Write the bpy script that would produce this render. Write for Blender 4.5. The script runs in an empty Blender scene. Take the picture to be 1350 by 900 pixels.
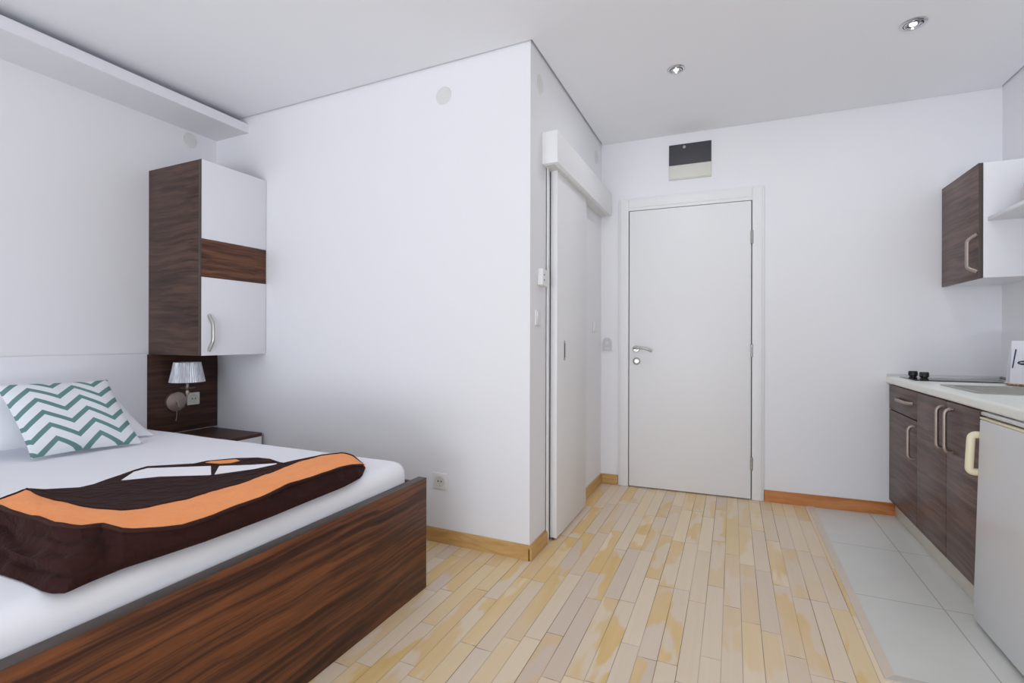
import bpy, bmesh, math, random
from mathutils import Vector, Matrix, noise
C = bpy.context.scene.collection
S = bpy.context.scene
R = math.radians
rnd = random.Random(7)

# ------------------------------------------------------------------ camera
F_PX, YAW, ROLL, HZ, CAM_H = 641.713, 24.418, 0.139, 445.873, 1.0766
yaw, rol = R(YAW), R(ROLL)
fw = Vector((-math.sin(yaw), math.cos(yaw), 0))
rt0 = Vector((math.cos(yaw), math.sin(yaw), 0))
up0 = Vector((0, 0, 1))
rt = rt0 * math.cos(rol) + up0 * math.sin(rol)
up = -rt0 * math.sin(rol) + up0 * math.cos(rol)
cd = bpy.data.cameras.new('camera')
cd.sensor_width = 36.0
cd.lens = F_PX / 1350 * 36
cd.shift_y = -(450 - HZ) / 1350
cd.clip_start = 0.02
cam = bpy.data.objects.new('camera', cd)
C.objects.link(cam)
cam.matrix_world = Matrix(((rt.x, up.x, -fw.x, 0), (rt.y, up.y, -fw.y, 0), (rt.z, up.z, -fw.z, CAM_H), (0, 0, 0, 1)))
S.camera = cam

# ------------------------------------------------------------------ light
S.view_settings.view_transform = 'Standard'
S.view_settings.look = 'None'
S.view_settings.gamma = 1
S.view_settings.use_curve_mapping = False
S.view_settings.exposure = -0.58
w = bpy.data.worlds.new('world')
S.world = w
w.use_nodes = True
bg = w.node_tree.nodes['Background']
bg.inputs[0].default_value = (0.80, 0.87, 1.0, 1)
bg.inputs[1].default_value = 1.0
WIN_X0, WIN_X1, WIN_Z0, WIN_Z1, NEAR_Y = -1.9, 1.2, 0.12, 2.40, -2.4
ld = bpy.data.lights.new('window_daylight', 'AREA')
ld.shape = 'RECTANGLE'
ld.size, ld.size_y = WIN_X1 - WIN_X0, WIN_Z1 - WIN_Z0
ld.energy = 40
ld.color = (0.85, 0.915, 1.0)
lo = bpy.data.objects.new('window_daylight', ld)
C.objects.link(lo)
lo.location = ((WIN_X0 + WIN_X1) / 2, NEAR_Y - 0.30, (WIN_Z0 + WIN_Z1) / 2)
lo.rotation_euler = (R(90), 0, 0)
# added fill light, low outside the window, aimed up to brighten the ceiling
l2 = bpy.data.lights.new('ceiling_fill', 'AREA')
l2.shape = 'RECTANGLE'
l2.size, l2.size_y = WIN_X1 - WIN_X0, 1.6
l2.energy = 285
l2.color = (0.85, 0.915, 1.0)
o2 = bpy.data.objects.new('ceiling_fill', l2)
C.objects.link(o2)
o2.location = ((WIN_X0 + WIN_X1) / 2, NEAR_Y - 0.75, 0.15)
o2.rotation_euler = (R(140), 0, 0)
S.cycles.max_bounces = 16
S.cycles.diffuse_bounces = 12

# ------------------------------------------------------------------ materials
def lin(r, g, b):
    f = lambda c: (c / 255 / 12.92) if c / 255 <= 0.04045 else ((c / 255 + 0.055) / 1.055) ** 2.4
    return (f(r), f(g), f(b), 1)

class NT:
    def __init__(s, name):
        s.m = bpy.data.materials.new(name)
        s.m.use_nodes = True
        s.t = s.m.node_tree
        s.b = s.t.nodes['Principled BSDF']
    def n(s, kind, **kw):
        x = s.t.nodes.new(kind)
        for k, v in kw.items():
            setattr(x, k, v)
        return x
    def l(s, a, b):
        s.t.links.new(a, b)
    def val(s, sock, v):
        if isinstance(v, bpy.types.NodeSocket):
            s.l(v, sock)
        else:
            sock.default_value = v
    def math(s, op, a, b=0.0, c=0.0, clamp=False):
        x = s.n('ShaderNodeMath', operation=op, use_clamp=clamp)
        for i, v in enumerate((a, b, c)):
            s.val(x.inputs[i], v)
        return x.outputs[0]
    def smooth(s, v, lo_, hi):
        x = s.n('ShaderNodeMapRange', interpolation_type='SMOOTHSTEP')
        s.val(x.inputs[0], v)
        x.inputs[1].default_value = lo_
        x.inputs[2].default_value = hi
        return x.outputs[0]
    def mix(s, f, a, b, kind='MIX'):
        x = s.n('ShaderNodeMix', data_type='RGBA', blend_type=kind)
        s.val(x.inputs[0], f); s.val(x.inputs[6], a); s.val(x.inputs[7], b)
        return x.outputs[2]
    def coord(s, which='Object'):
        return s.n('ShaderNodeTexCoord').outputs[which]
    def mapped(s, scale, loc=(0, 0, 0), rot=(0, 0, 0), src=None):
        x = s.n('ShaderNodeMapping')
        s.l(src or s.coord(), x.inputs[0])
        x.inputs[1].default_value = loc
        x.inputs[2].default_value = rot
        x.inputs[3].default_value = scale
        return x.outputs[0]
    def noise(s, vec, scale=1.0, detail=4.0, rough=0.5, dist=0.0):
        x = s.n('ShaderNodeTexNoise')
        s.l(vec, x.inputs['Vector'])
        x.inputs['Scale'].default_value = scale
        x.inputs['Detail'].default_value = detail
        x.inputs['Roughness'].default_value = rough
        x.inputs['Distortion'].default_value = dist
        return x.outputs[0]
    def ramp(s, f, stops, interp='LINEAR'):
        x = s.n('ShaderNodeValToRGB')
        s.val(x.inputs[0], f)
        e = x.color_ramp.elements
        x.color_ramp.interpolation = interp
        while len(e) > 1:
            e.remove(e[-1])
        e[0].position, e[0].color = stops[0]
        for p, c in stops[1:]:
            k = e.new(p); k.color = c
        return x.outputs[0]
    def bump(s, h, strength=0.2, dist=0.01):
        x = s.n('ShaderNodeBump')
        s.l(h, x.inputs['Height'])
        x.inputs['Strength'].default_value = strength
        x.inputs['Distance'].default_value = dist
        s.l(x.outputs[0], s.b.inputs['Normal'])

def plain(name, col, rough=0.5, metal=0.0, spec=0.5, var=0.03, scale=6.0, bump=0.0, bscale=120.0, bdist=0.002):
    t = NT(name)
    nz = t.noise(t.mapped((1, 1, 1)), scale, 3)
    d = tuple(c * (1 - var) for c in col[:3]) + (1,)
    u = tuple(min(1, c * (1 + var)) for c in col[:3]) + (1,)
    t.l(t.mix(nz, d, u), t.b.inputs['Base Color'])
    t.b.inputs['Roughness'].default_value = rough
    t.b.inputs['Metallic'].default_value = metal
    t.b.inputs['Specular IOR Level'].default_value = spec
    if bump:
        t.bump(t.noise(t.mapped((1, 1, 1)), bscale, 3), bump, bdist)
    return t.m

def wood(name, dark, mid, light, axis='Y', along=1.3, across=22.0, slant=0.0, rough=0.45, spec=0.3, contrast=1.0, warp=0.13):
    """streaky veneer; the grain runs along one local axis"""
    t = NT(name)
    sc = [across] * 3
    sc['XYZ'.index(axis)] = along
    rot = {'Y': (slant, 0, 0), 'X': (0, slant, 0), 'Z': (0, 0, slant)}[axis]
    src = t.coord()
    wn_ = t.n('ShaderNodeTexNoise')
    t.l(src, wn_.inputs['Vector'])
    wn_.inputs['Scale'].default_value = 2.2
    wn_.inputs['Detail'].default_value = 2
    sub = t.n('ShaderNodeVectorMath', operation='MULTIPLY_ADD')
    t.l(wn_.outputs['Color'], sub.inputs[0])
    sub.inputs[1].default_value = (warp, warp, warp)
    t.l(src, sub.inputs[2])
    v = t.mapped(tuple(sc), rot=rot, src=sub.outputs[0])
    a = t.noise(v, 1.0, 5, 0.6, 0.35)
    v2 = t.mapped(tuple(k * (4.0 if k == across else 1.6) for k in sc), loc=(3, 5, 7), rot=rot, src=sub.outputs[0])
    b = t.noise(v2, 1.0, 4, 0.6, 0.2)
    f = t.math('ADD', t.math('MULTIPLY', a, 0.72), t.math('MULTIPLY', b, 0.28))
    lo_, hi = 0.5 - 0.17 / contrast, 0.5 + 0.17 / contrast
    col = t.ramp(f, [(lo_, dark), (0.5 - 0.03, mid), (0.5 + 0.05, tuple((x + y) / 2 for x, y in zip(mid, light))), (hi, light)])
    t.l(col, t.b.inputs['Base Color'])
    t.b.inputs['Roughness'].default_value = rough
    t.b.inputs['Specular IOR Level'].default_value = spec
    return t.m

M = {}
M['wall'] = plain('white_wall_paint', lin(233, 233, 236), 0.75, spec=0.2, var=0.008, scale=2.0, bump=0.05)
M['ceiling'] = plain('white_ceiling_paint', lin(235, 237, 241), 0.8, spec=0.15, var=0.008, scale=2.0)
M['door'] = plain('white_door_lacquer', lin(231, 231, 232), 0.4, spec=0.35, var=0.006, scale=2.0)
M['lacquer'] = plain('white_board_lacquer', lin(226, 227, 231), 0.32, spec=0.4, var=0.006, scale=2.0)
M['headboard'] = plain('pale_headboard_laminate', lin(238, 239, 243), 0.5, spec=0.3, var=0.01, scale=4.0)
M['plastic'] = plain('white_plastic', lin(226, 226, 224), 0.35, var=0.01)
M['cream'] = plain('cream_plastic', lin(232, 223, 190), 0.3, var=0.02)
M['offwhite'] = plain('off_white_plastic', lin(212, 211, 202), 0.4, var=0.015)
M['disc'] = plain('grey_white_cover', lin(217, 218, 216), 0.6, var=0.01)
M['switchgrey'] = plain('light_grey_plastic', lin(200, 200, 203), 0.45, var=0.01)
M['dark'] = plain('dark_plastic', lin(46, 45, 47), 0.5, var=0.03)
M['black'] = plain('black_plastic', lin(16, 16, 17), 0.35, var=0.05)
M['glass'] = plain('black_hob_glass', lin(10, 10, 11), 0.02, var=0.02)
M['grate'] = plain('dark_grey_screen', lin(64, 63, 69), 0.6, var=0.12, scale=14.0)
M['steel'] = plain('brushed_steel', lin(178, 175, 170), 0.32, 1.0, var=0.08, scale=30)
M['nickel'] = plain('satin_nickel', lin(176, 162, 154), 0.46, 1.0, var=0.06, scale=20)
M['chrome'] = plain('polished_chrome', lin(205, 205, 208), 0.12, 1.0, var=0.02)
M['sinksteel'] = plain('sink_steel', lin(176, 175, 168), 0.34, 1.0, var=0.05, scale=25)
M['counter'] = plain('pale_worktop_laminate', lin(236, 238, 232), 0.35, var=0.03, scale=120)
M['fridge'] = plain('white_fridge_enamel', lin(212, 214, 216), 0.25, var=0.006)
M['plinth'] = plain('beige_plinth_laminate', lin(205, 200, 188), 0.45, var=0.02)
M['sheet'] = plain('white_cotton_sheet', lin(239, 240, 245), 0.85, spec=0.1, var=0.01, bump=0.25, bscale=9.0)
M['pillow'] = plain('white_pillow_cotton', lin(236, 237, 242), 0.85, spec=0.1, var=0.01, bump=0.25, bscale=14.0)
M['brown'] = plain('brown_plush', lin(52, 31, 29), 0.95, spec=0.05, var=0.22, scale=18, bump=0.9, bscale=17, bdist=0.02)
M['orange'] = plain('orange_plush', lin(255, 163, 104), 0.9, spec=0.08, var=0.08, scale=14, bump=0.8, bscale=20, bdist=0.012)
M['pipe'] = plain('dark_brown_piping', lin(60, 38, 33), 0.8, spec=0.1, var=0.08)
for k_, w_s in (('brown', 0.03), ('orange', 0.05)):
    b_ = M[k_].node_tree.nodes['Principled BSDF']
    b_.inputs['Sheen Weight'].default_value = w_s
    b_.inputs['Sheen Roughness'].default_value = 0.45
M['cloth'] = plain('white_plush', lin(246, 246, 250), 0.9, spec=0.05, var=0.01, bump=0.2, bscale=60)
M['walnut'] = wood('walnut_veneer', lin(42, 23, 16), lin(75, 43, 28), lin(128, 77, 44), 'Y', 1.1, 40, slant=0.07, warp=0.05)
M['walnut_side'] = wood('walnut_veneer_cabinet', lin(47, 34, 30), lin(70, 52, 45), lin(98, 74, 62), 'X', 2.0, 34, slant=0.03, warp=0.07)
M['walnut_strip'] = wood('walnut_veneer_strip', lin(46, 27, 20), lin(84, 53, 38), lin(124, 82, 56), 'Y', 2.0, 40, warp=0.06)
M['walnut_panel'] = wood('walnut_veneer_panel', lin(46, 29, 25), lin(66, 44, 37), lin(88, 60, 48), 'Y', 2.0, 38, warp=0.06)
M['kitchenwood'] = wood('grey_brown_veneer', lin(66, 51, 47), lin(92, 74, 69), lin(122, 100, 91), 'Y', 1.4, 34, slant=0.05, rough=0.4, contrast=1.1, warp=0.06, spec=0.3)
M['rim'] = plain('dark_edge_banding', lin(72, 60, 54), 0.45, var=0.06)
M['skirt'] = wood('pale_skirting_wood', lin(168, 126, 70), lin(190, 148, 90), lin(208, 170, 112), 'X', 1.2, 18, rough=0.45)
M['skirt_y'] = wood('pale_skirting_wood_side', lin(168, 126, 70), lin(190, 148, 90), lin(208, 170, 112), 'Y', 1.2, 18, rough=0.45)
M['skirt_red'] = wood('reddish_skirting_wood', lin(160, 96, 46), lin(184, 116, 62), lin(202, 138, 82), 'X', 1.2, 18, rough=0.45)
M['void'] = plain('gap_shadow', lin(44, 43, 43), 0.9, var=0.02)  # dark colour stands for the shade inside the gaps

def parquet():
    t = NT('bleached_parquet')
    sx = t.n('ShaderNodeSeparateXYZ'); t.l(t.coord(), sx.inputs[0])
    X = t.math('DIVIDE', t.math('ADD', sx.outputs[0], 10.009), 0.0652)
    row = t.math('FLOOR', X); fx = t.math('FRACT', X)
    w1 = t.n('ShaderNodeTexWhiteNoise', noise_dimensions='1D'); t.l(row, w1.inputs['W'])
    Y = t.math('ADD', t.math('DIVIDE', sx.outputs[1], 0.52), t.math('MULTIPLY', w1.outputs[0], 9.7))
    seg = t.math('FLOOR', Y); fy = t.math('FRACT', Y)
    cb = t.n('ShaderNodeCombineXYZ'); t.l(row, cb.inputs[0]); t.l(seg, cb.inputs[1])
    w2 = t.n('ShaderNodeTexWhiteNoise', noise_dimensions='2D'); t.l(cb.outputs[0], w2.inputs['Vector'])
    cc = t.n('ShaderNodeSeparateColor'); t.l(w2.outputs['Color'], cc.inputs[0])
    base = t.ramp(w2.outputs[0], [(0.0, lin(218, 199, 182)), (0.25, lin(232, 214, 186)), (0.5, lin(226, 208, 188)), (0.75, lin(238, 220, 190)), (1.0, lin(230, 205, 158))])
    # fine grain
    g = t.noise(t.mapped((70, 3.0, 1)), 1.0, 4, 0.6, 0.2)
    base = t.mix(t.math('MULTIPLY', g, 0.30), base, lin(196, 174, 150))
    # remains of yellow varnish, different on every board
    off = t.n('ShaderNodeCombineXYZ')
    t.l(t.math('MULTIPLY', cc.outputs[0], 37.0), off.inputs[0])
    t.l(t.math('MULTIPLY', cc.outputs[1], 53.0), off.inputs[1])
    ad = t.n('ShaderNodeVectorMath', operation='ADD')
    t.l(t.mapped((9, 2.6, 1)), ad.inputs[0]); t.l(off.outputs[0], ad.inputs[1])
    nz = t.noise(ad.outputs[0], 1.0, 2.5, 0.5, 0.3)
    m1 = t.smooth(nz, 0.455, 0.525)
    m1 = t.math('MULTIPLY', m1, t.smooth(cc.outputs[2], 0.22, 0.62))
    big = t.smooth(t.noise(t.mapped((2.2, 0.9, 1), loc=(1.3, 4.4, 0)), 1.0, 2), 0.36, 0.58)
    m1 = t.math('MULTIPLY', m1, t.math('ADD', 0.42, t.math('MULTIPLY', big, 0.58)))
    yel = t.mix(t.noise(t.mapped((30, 4, 1)), 1.0, 3), lin(214, 176, 104), lin(230, 200, 140))
    base = t.mix(t.math('MULTIPLY', m1, 0.92), base, yel)
    # seams
    ex = t.math('MINIMUM', fx, t.math('SUBTRACT', 1.0, fx))
    ey = t.math('MULTIPLY', t.math('MINIMUM', fy, t.math('SUBTRACT', 1.0, fy)), 8.0)
    sm = t.math('SUBTRACT', 1.0, t.smooth(t.math('MINIMUM', ex, ey), 0.008, 0.028))
    sm = t.math('MULTIPLY', sm, t.math('ADD', 0.40, t.math('MULTIPLY', t.smooth(t.noise(t.mapped((14, 1.1, 1), loc=(7, 2, 0)), 1.0, 2), 0.42, 0.62), 0.6)))
    base = t.mix(sm, base, lin(104, 84, 68))
    # few dark knots
    vo = t.n('ShaderNodeTexVoronoi'); t.l(t.mapped((7, 3.4, 1)), vo.inputs['Vector'])
    kn = t.math('SUBTRACT', 1.0, t.smooth(vo.outputs['Distance'], 0.012, 0.045))
    base = t.mix(t.math('MULTIPLY', kn, 0.55), base, lin(120, 98, 82))
    t.l(base, t.b.inputs['Base Color'])
    t.b.inputs['Roughness'].default_value = 0.42
    t.b.inputs['Specular IOR Level'].default_value = 0.35
    return t.m
M['parquet'] = parquet()

def tiles():
    t = NT('pale_floor_tiles')
    sx = t.n('ShaderNodeSeparateXYZ'); t.l(t.coord(), sx.inputs[0])
    fx = t.math('FRACT', t.math('DIVIDE', t.math('ADD', sx.outputs[0], 3.0 - 0.769), 0.30))
    fy = t.math('FRACT', t.math('DIVIDE', t.math('ADD', sx.outputs[1], 5.8 - 2.48), 0.58))
    ex = t.math('MULTIPLY', t.math('MINIMUM', fx, t.math('SUBTRACT', 1.0, fx)), 0.30)
    ey = t.math('MULTIPLY', t.math('MINIMUM', fy, t.math('SUBTRACT', 1.0, fy)), 0.58)
    g = t.math('SUBTRACT', 1.0, t.smooth(t.math('MINIMUM', ex, ey), 0.001, 0.0032))
    n = t.noise(t.mapped((5, 5, 5)), 1.0, 4)
    base = t.mix(n, lin(208, 208, 203), lin(220, 220, 214))
    base = t.mix(t.math('MULTIPLY', g, 0.7), base, lin(140, 137, 130))
    t.l(base, t.b.inputs['Base Color'])
    t.b.inputs['Roughness'].default_value = 0.3
    t.b.inputs['Specular IOR Level'].default_value = 0.4
    return t.m
M['tiles'] = tiles()

def chevron():
    t = NT('white_cotton_teal_chevron')
    sx = t.n('ShaderNodeSeparateXYZ'); t.l(t.coord(), sx.inputs[0])
    u = t.math('DIVIDE', t.math('ADD', t.math('ADD', sx.outputs[0], t.math('MULTIPLY', sx.outputs[1], 0.22)), 1.083), 0.150)
    tri = t.math('ABSOLUTE', t.math('SUBTRACT', t.math('FRACT', u), 0.5))          # 0 .. .5
    v = t.math('ADD', t.math('ADD', sx.outputs[1], 1.1433), t.math('MULTIPLY', tri, 0.124))
    f = t.math('FRACT', t.math('DIVIDE', v, 0.0655))
    st = t.math('MULTIPLY', t.smooth(f, 0.30, 0.33), t.math('SUBTRACT', 1.0, t.smooth(f, 0.66, 0.69)))
    n = t.noise(t.mapped((8, 8, 8)), 1.0, 3)
    teal = t.mix(n, lin(92, 128, 126), lin(112, 148, 144))
    t.l(t.mix(st, lin(224, 227, 231), teal), t.b.inputs['Base Color'])
    t.b.inputs['Roughness'].default_value = 0.85
    t.b.inputs['Specular IOR Level'].default_value = 0.1
    t.bump(t.noise(t.mapped((1, 1, 1)), 16, 3), 0.2, 0.003)
    return t.m
M['chevron'] = chevron()

def shade():
    t = NT('silver_pleated_shade')
    w_ = t.noise(t.mapped((90, 90, 2)), 1.0, 3)
    t.l(t.ramp(w_, [(0.30, lin(186, 188, 196)), (0.5, lin(216, 218, 225)), (0.70, lin(236, 238, 243))]), t.b.inputs['Base Color'])
    t.b.inputs['Metallic'].default_value = 0.35
    t.b.inputs['Roughness'].default_value = 0.38
    return t.m
M['shade'] = shade()

def bulb(name, k):
    t = NT(name)
    t.b.inputs['Base Color'].default_value = (0.9, 0.9, 0.9, 1)
    t.b.inputs['Emission Color'].default_value = (1, 0.98, 0.95, 1)
    t.b.inputs['Emission Strength'].default_value = k
    return t.m
M['bulb'] = bulb('lit_bulb', 4.0)

# ------------------------------------------------------------------ mesh helpers
def bx(bm, x0, x1, y0, y1, z0, z1, bev=0.0, seg=2):
    r = bmesh.ops.create_cube(bm, size=1)
    vs = r['verts']
    for v in vs:
        v.co = Vector(((x0 + x1) / 2 + v.co.x * (x1 - x0), (y0 + y1) / 2 + v.co.y * (y1 - y0), (z0 + z1) / 2 + v.co.z * (z1 - z0)))
    if bev:
        es = list({e for v in vs for e in v.link_edges})
        bmesh.ops.bevel(bm, geom=es, offset=bev, segments=seg, profile=0.5, affect='EDGES')
    return bm

def box(*a, **k):
    return bx(bmesh.new(), *a, **k)

def frame(d):
    d = d.normalized()
    a = Vector((0, 0, 1)) if abs(d.z) < 0.9 else Vector((1, 0, 0))
    u = d.cross(a).normalized()
    return u, u.cross(d).normalized()

def lathe(bm, prof, center, axis=(0, 0, 1), seg=40, cap=True):
    """prof: list of (radius, height along axis)"""
    ax = Vector(axis).normalized()
    u, v = frame(ax)
    c = Vector(center)
    rings = []
    for r, h in prof:
        rings.append([bm.verts.new(c + ax * h + (u * math.cos(2 * math.pi * i / seg) + v * math.sin(2 * math.pi * i / seg)) * max(r, 1e-5)) for i in range(seg)])
    for a, b in zip(rings, rings[1:]):
        for i in range(seg):
            bm.faces.new((a[i], a[(i + 1) % seg], b[(i + 1) % seg], b[i]))
    if cap:
        bm.faces.new(rings[0]); bm.faces.new(rings[-1])
    bmesh.ops.recalc_face_normals(bm, faces=bm.faces)
    return bm

def tube(bm, pts, r, seg=12, rb=None):
    """round or (rb) elliptical tube along a polyline"""
    pts = [Vector(p) for p in pts]
    n = len(pts)
    tg = [(pts[min(i + 1, n - 1)] - pts[max(i - 1, 0)]).normalized() for i in range(n)]
    u, v = frame(tg[0])
    rings = []
    for i in range(n):
        u = (u - tg[i] * u.dot(tg[i])).normalized()
        v = tg[i].cross(u)
        rr = r[i] if isinstance(r, (list, tuple)) else r
        r2 = rr if rb is None else rb
        rings.append([bm.verts.new(pts[i] + u * rr * math.cos(2 * math.pi * k / seg) + v * r2 * math.sin(2 * math.pi * k / seg)) for k in range(seg)])
    for a, b in zip(rings, rings[1:]):
        for k in range(seg):
            bm.faces.new((a[k], a[(k + 1) % seg], b[(k + 1) % seg], b[k]))
    bm.faces.new(rings[0]); bm.faces.new(rings[-1])
    bmesh.ops.recalc_face_normals(bm, faces=bm.faces)
    return bm

def prism(bm, poly, d):
    """poly: 3-D points of one face, extruded by vector d"""
    d = Vector(d)
    a = [bm.verts.new(Vector(p)) for p in poly]
    b = [bm.verts.new(Vector(p) + d) for p in poly]
    bm.faces.new(a); bm.faces.new(b[::-1])
    for i in range(len(a)):
        j = (i + 1) % len(a)
        bm.faces.new((a[i], b[i], b[j], a[j]))
    bmesh.ops.recalc_face_normals(bm, faces=bm.faces)
    return bm

def arc_pts(keys, n=8):
    """Catmull-Rom through key points"""
    k = [Vector(p) for p in keys]
    out = []
    for i in range(len(k) - 1):
        p0, p1, p2, p3 = k[max(i - 1, 0)], k[i], k[i + 1], k[min(i + 2, len(k) - 1)]
        for s in range(n):
            t = s / n
            out.append(0.5 * ((2 * p1) + (p2 - p0) * t + (2 * p0 - 5 * p1 + 4 * p2 - p3) * t * t + (3 * p1 - p0 - 3 * p2 + p3) * t ** 3))
    out.append(k[-1])
    return out

def rounded(keys, rad, n=6):
    """polyline with rounded inner corners"""
    k = [Vector(p) for p in keys]
    out = [k[0]]
    for a, b, c in zip(k, k[1:], k[2:]):
        p, q = b + (a - b).normalized() * rad, b + (c - b).normalized() * rad
        for s in range(n + 1):
            t = s / n
            out.append(p * (1 - t) ** 2 + b * 2 * t * (1 - t) + q * t * t)
    out.append(k[-1])
    return out

def mat_of(root):
    return Matrix.Translation(root.location) @ root.rotation_euler.to_matrix().to_4x4()

WM = {}
def obj(name, bm, m, parent=None, origin=None, rotz=0.0, local=False, smooth=True, label=None):
    """link a bmesh as one object. Points are given in world space (or, with local=True, in the object's/parent's own space)"""
    me = bpy.data.meshes.new(name)
    o = bpy.data.objects.new(name, me)
    C.objects.link(o)
    if parent is not None:
        o.parent = parent
        P = WM[parent]
    else:
        P = Matrix.Translation(Vector(origin or (0, 0, 0))) @ Matrix.Rotation(rotz, 4, 'Z')
        o.location = P.to_translation(); o.rotation_euler = (0, 0, rotz)
    WM[o] = P
    if not local:
        bm.transform(P.inverted())
    if smooth:
        for f in bm.faces:
            f.smooth = True
        for e in bm.edges:
            if len(e.link_faces) == 2 and e.calc_face_angle(0) > R(38):
                e.smooth = False
    bm.to_mesh(me); bm.free()
    me.materials.append(m)
    if label:
        o['label'] = label
    return o

def tag(o, label, cat, group=None):
    o['label'] = label; o['category'] = cat
    if group:
        o['group'] = group
    return o

def thing(name, label, cat, loc=(0, 0, 0), rotz=0.0, group=None):
    o = bpy.data.objects.new(name, None)
    C.objects.link(o)
    o.empty_display_size = 0.1
    o.location = loc; o.rotation_euler = (0, 0, rotz)
    WM[o] = Matrix.Translation(Vector(loc)) @ Matrix.Rotation(rotz, 4, 'Z')
    return tag(o, label, cat, group)

def struct(name, bm, m, parent=None, **k):
    o = obj(name, bm, m, parent, **k)
    if parent is None:
        o['kind'] = 'structure'
    return o

# ------------------------------------------------------------------ room numbers
LX, RX = -3.217, 1.405           # left and right wall
BY, BX = 2.194, -0.900           # bathroom box: front face, side face
DY, DK = 3.6375, 0.04817         # far wall: y = DY + DK x
TH = math.atan(DK)
CZ = 2.5227
TOP = 2.58
def far_y(x):
    return DY + DK * x
FAR = dict(origin=(0, DY, 0), rotz=TH, local=True)   # wall space: x along the wall, -y into the room

# ------------------------------------------------------------------ floor, walls, ceiling
fl = box(LX - 0.1, 0.44, NEAR_Y - 0.1, 3.75, -0.08, 0.0)
bx(fl, 0.44, RX + 0.1, NEAR_Y - 0.1, 1.892, -0.08, 0.0)
struct('floor', fl, M['parquet'], smooth=False)
struct('floor', box(0.474, RX + 0.1, 1.926, 3.80, -0.08, 0.0), M['tiles'], smooth=False)
ts = bmesh.new()
prism(ts, [(0.44, 1.892, -0.04), (0.474, 1.926, -0.04), (0.474, 3.80, -0.04), (0.44, 3.80, -0.04)], (0, 0, 0.0432))
struct('trim_1', ts, plain('pale_threshold_wood', lin(216, 202, 187), 0.45, var=0.05, scale=12), smooth=False)
ts = bmesh.new()
prism(ts, [(0.44, 1.892, -0.04), (0.474, 1.926, -0.04), (RX, 1.926, -0.04), (RX, 1.892, -0.04)], (0, 0, 0.0432))
struct('trim_2', ts, plain('grey_threshold_strip', lin(196, 192, 184), 0.4, var=0.03), smooth=False)

struct('wall_left', box(LX - 0.1, LX, NEAR_Y - 0.1, BY + 0.1, 0, TOP), M['wall'], smooth=False)
struct('wall_right', box(RX, RX + 0.1, NEAR_Y - 0.1, 3.82, 0, TOP), M['wall'], smooth=False)
struct('wall_bathroom_front', box(LX, BX, BY, BY + 0.1, 0, TOP), M['wall'], smooth=False)
struct('wall_bathroom_side', box(BX - 0.1, BX, BY + 0.1, far_y(BX) + 0.02, 0, TOP), M['wall'], smooth=False)
struct('wall_far', box(-1.1, 1.62, 0, 0.1, 0, TOP), M['wall'], smooth=False, **FAR)
wn = box(LX, WIN_X0, NEAR_Y - 0.1, NEAR_Y, 0, TOP)
bx(wn, WIN_X1, RX, NEAR_Y - 0.1, NEAR_Y, 0, TOP)
bx(wn, WIN_X0, WIN_X1, NEAR_Y - 0.1, NEAR_Y, 0, WIN_Z0)
bx(wn, WIN_X0, WIN_X1, NEAR_Y - 0.1, NEAR_Y, WIN_Z1, TOP)
struct('wall_near', wn, M['wall'], smooth=False)
wf = bmesh.new()
for a, b in ((WIN_X0, WIN_X0 + 0.06), (-0.38, -0.32), (WIN_X1 - 0.06, WIN_X1)):
    bx(wf, a, b, NEAR_Y - 0.085, NEAR_Y - 0.02, WIN_Z0, WIN_Z1, 0.004)
for a, b in ((WIN_Z0, WIN_Z0 + 0.07), (WIN_Z1 - 0.06, WIN_Z1)):
    bx(wf, WIN_X0 + 0.06, WIN_X1 - 0.06, NEAR_Y - 0.085, NEAR_Y - 0.02, a, b, 0.004)
struct('window_1', wf, M['lacquer'])

G = 0.011
ce = bmesh.new()
poly = [(LX, NEAR_Y, CZ), (RX - G, NEAR_Y, CZ), (RX - G, far_y(RX) - 0.004, CZ), (BX + G, far_y(BX) - 0.004, CZ), (BX + G, BY - G, CZ), (LX, BY - G, CZ)]
prism(ce, poly, (0, 0, 0.02))
struct('ceiling', ce, M['ceiling'], smooth=False)
struct('ceiling', box(LX - 0.1, RX + 0.1, NEAR_Y - 0.1, 3.82, TOP, TOP + 0.06), M['void'], smooth=False)

# open ledge along the left wall, with an upstanding lip
lg = box(LX, -2.898, NEAR_Y, BY, 2.418, 2.430)
bx(lg, -2.912, -2.898, NEAR_Y, BY, 2.430, 2.468)
bx(lg, -2.915, -2.902, NEAR_Y, BY, 2.468, 2.478)
struct('trim_3', lg, M['lacquer'], smooth=False)

# skirting boards
def skirt(name, a, b, n, m, h=0.070, d=0.017, bend=0):
    """from a to b along the wall foot, n = direction into the room; rounded top"""
    a, b, n = Vector((*a, 0)), Vector((*b, 0)), Vector((*n, 0)).normalized()
    pr = [(0, 0), (d, 0), (d, h - 0.014), (d * 0.75, h - 0.005), (d * 0.4, h), (0, h)]
    bm = bmesh.new()
    prism(bm, [a + n * p + Vector((0, 0, q)) for p, q in pr], b - a)
    return struct(name, bm, m)
skirt('baseboard_bathroom_front', (LX, BY), (BX + 0.0, BY), (0, -1), M['skirt'])
sb = bmesh.new()
tube(sb, arc_pts([(BX + 0.004, BY - 0.016, 0.0), (BX + 0.004, BY - 0.016, 0.045), (BX + 0.003, BY - 0.010, 0.066)], 4), 0.0022, 8)
struct('trim_4', sb, M['pipe'])
skirt('baseboard_bathroom_side', (BX, BY - 0.015), (BX, 2.405), (1, 0), M['skirt_y'], h=0.068)
skirt('baseboard_bathroom_far', (BX, 2.50), (BX, far_y(BX) - 0.001), (1, 0), M['skirt_y'], d=0.012)
fd = Vector((math.cos(TH), math.sin(TH)))
def fp(x):
    return (x, far_y(x))
nrm = (fd.y, -fd.x)
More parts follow.
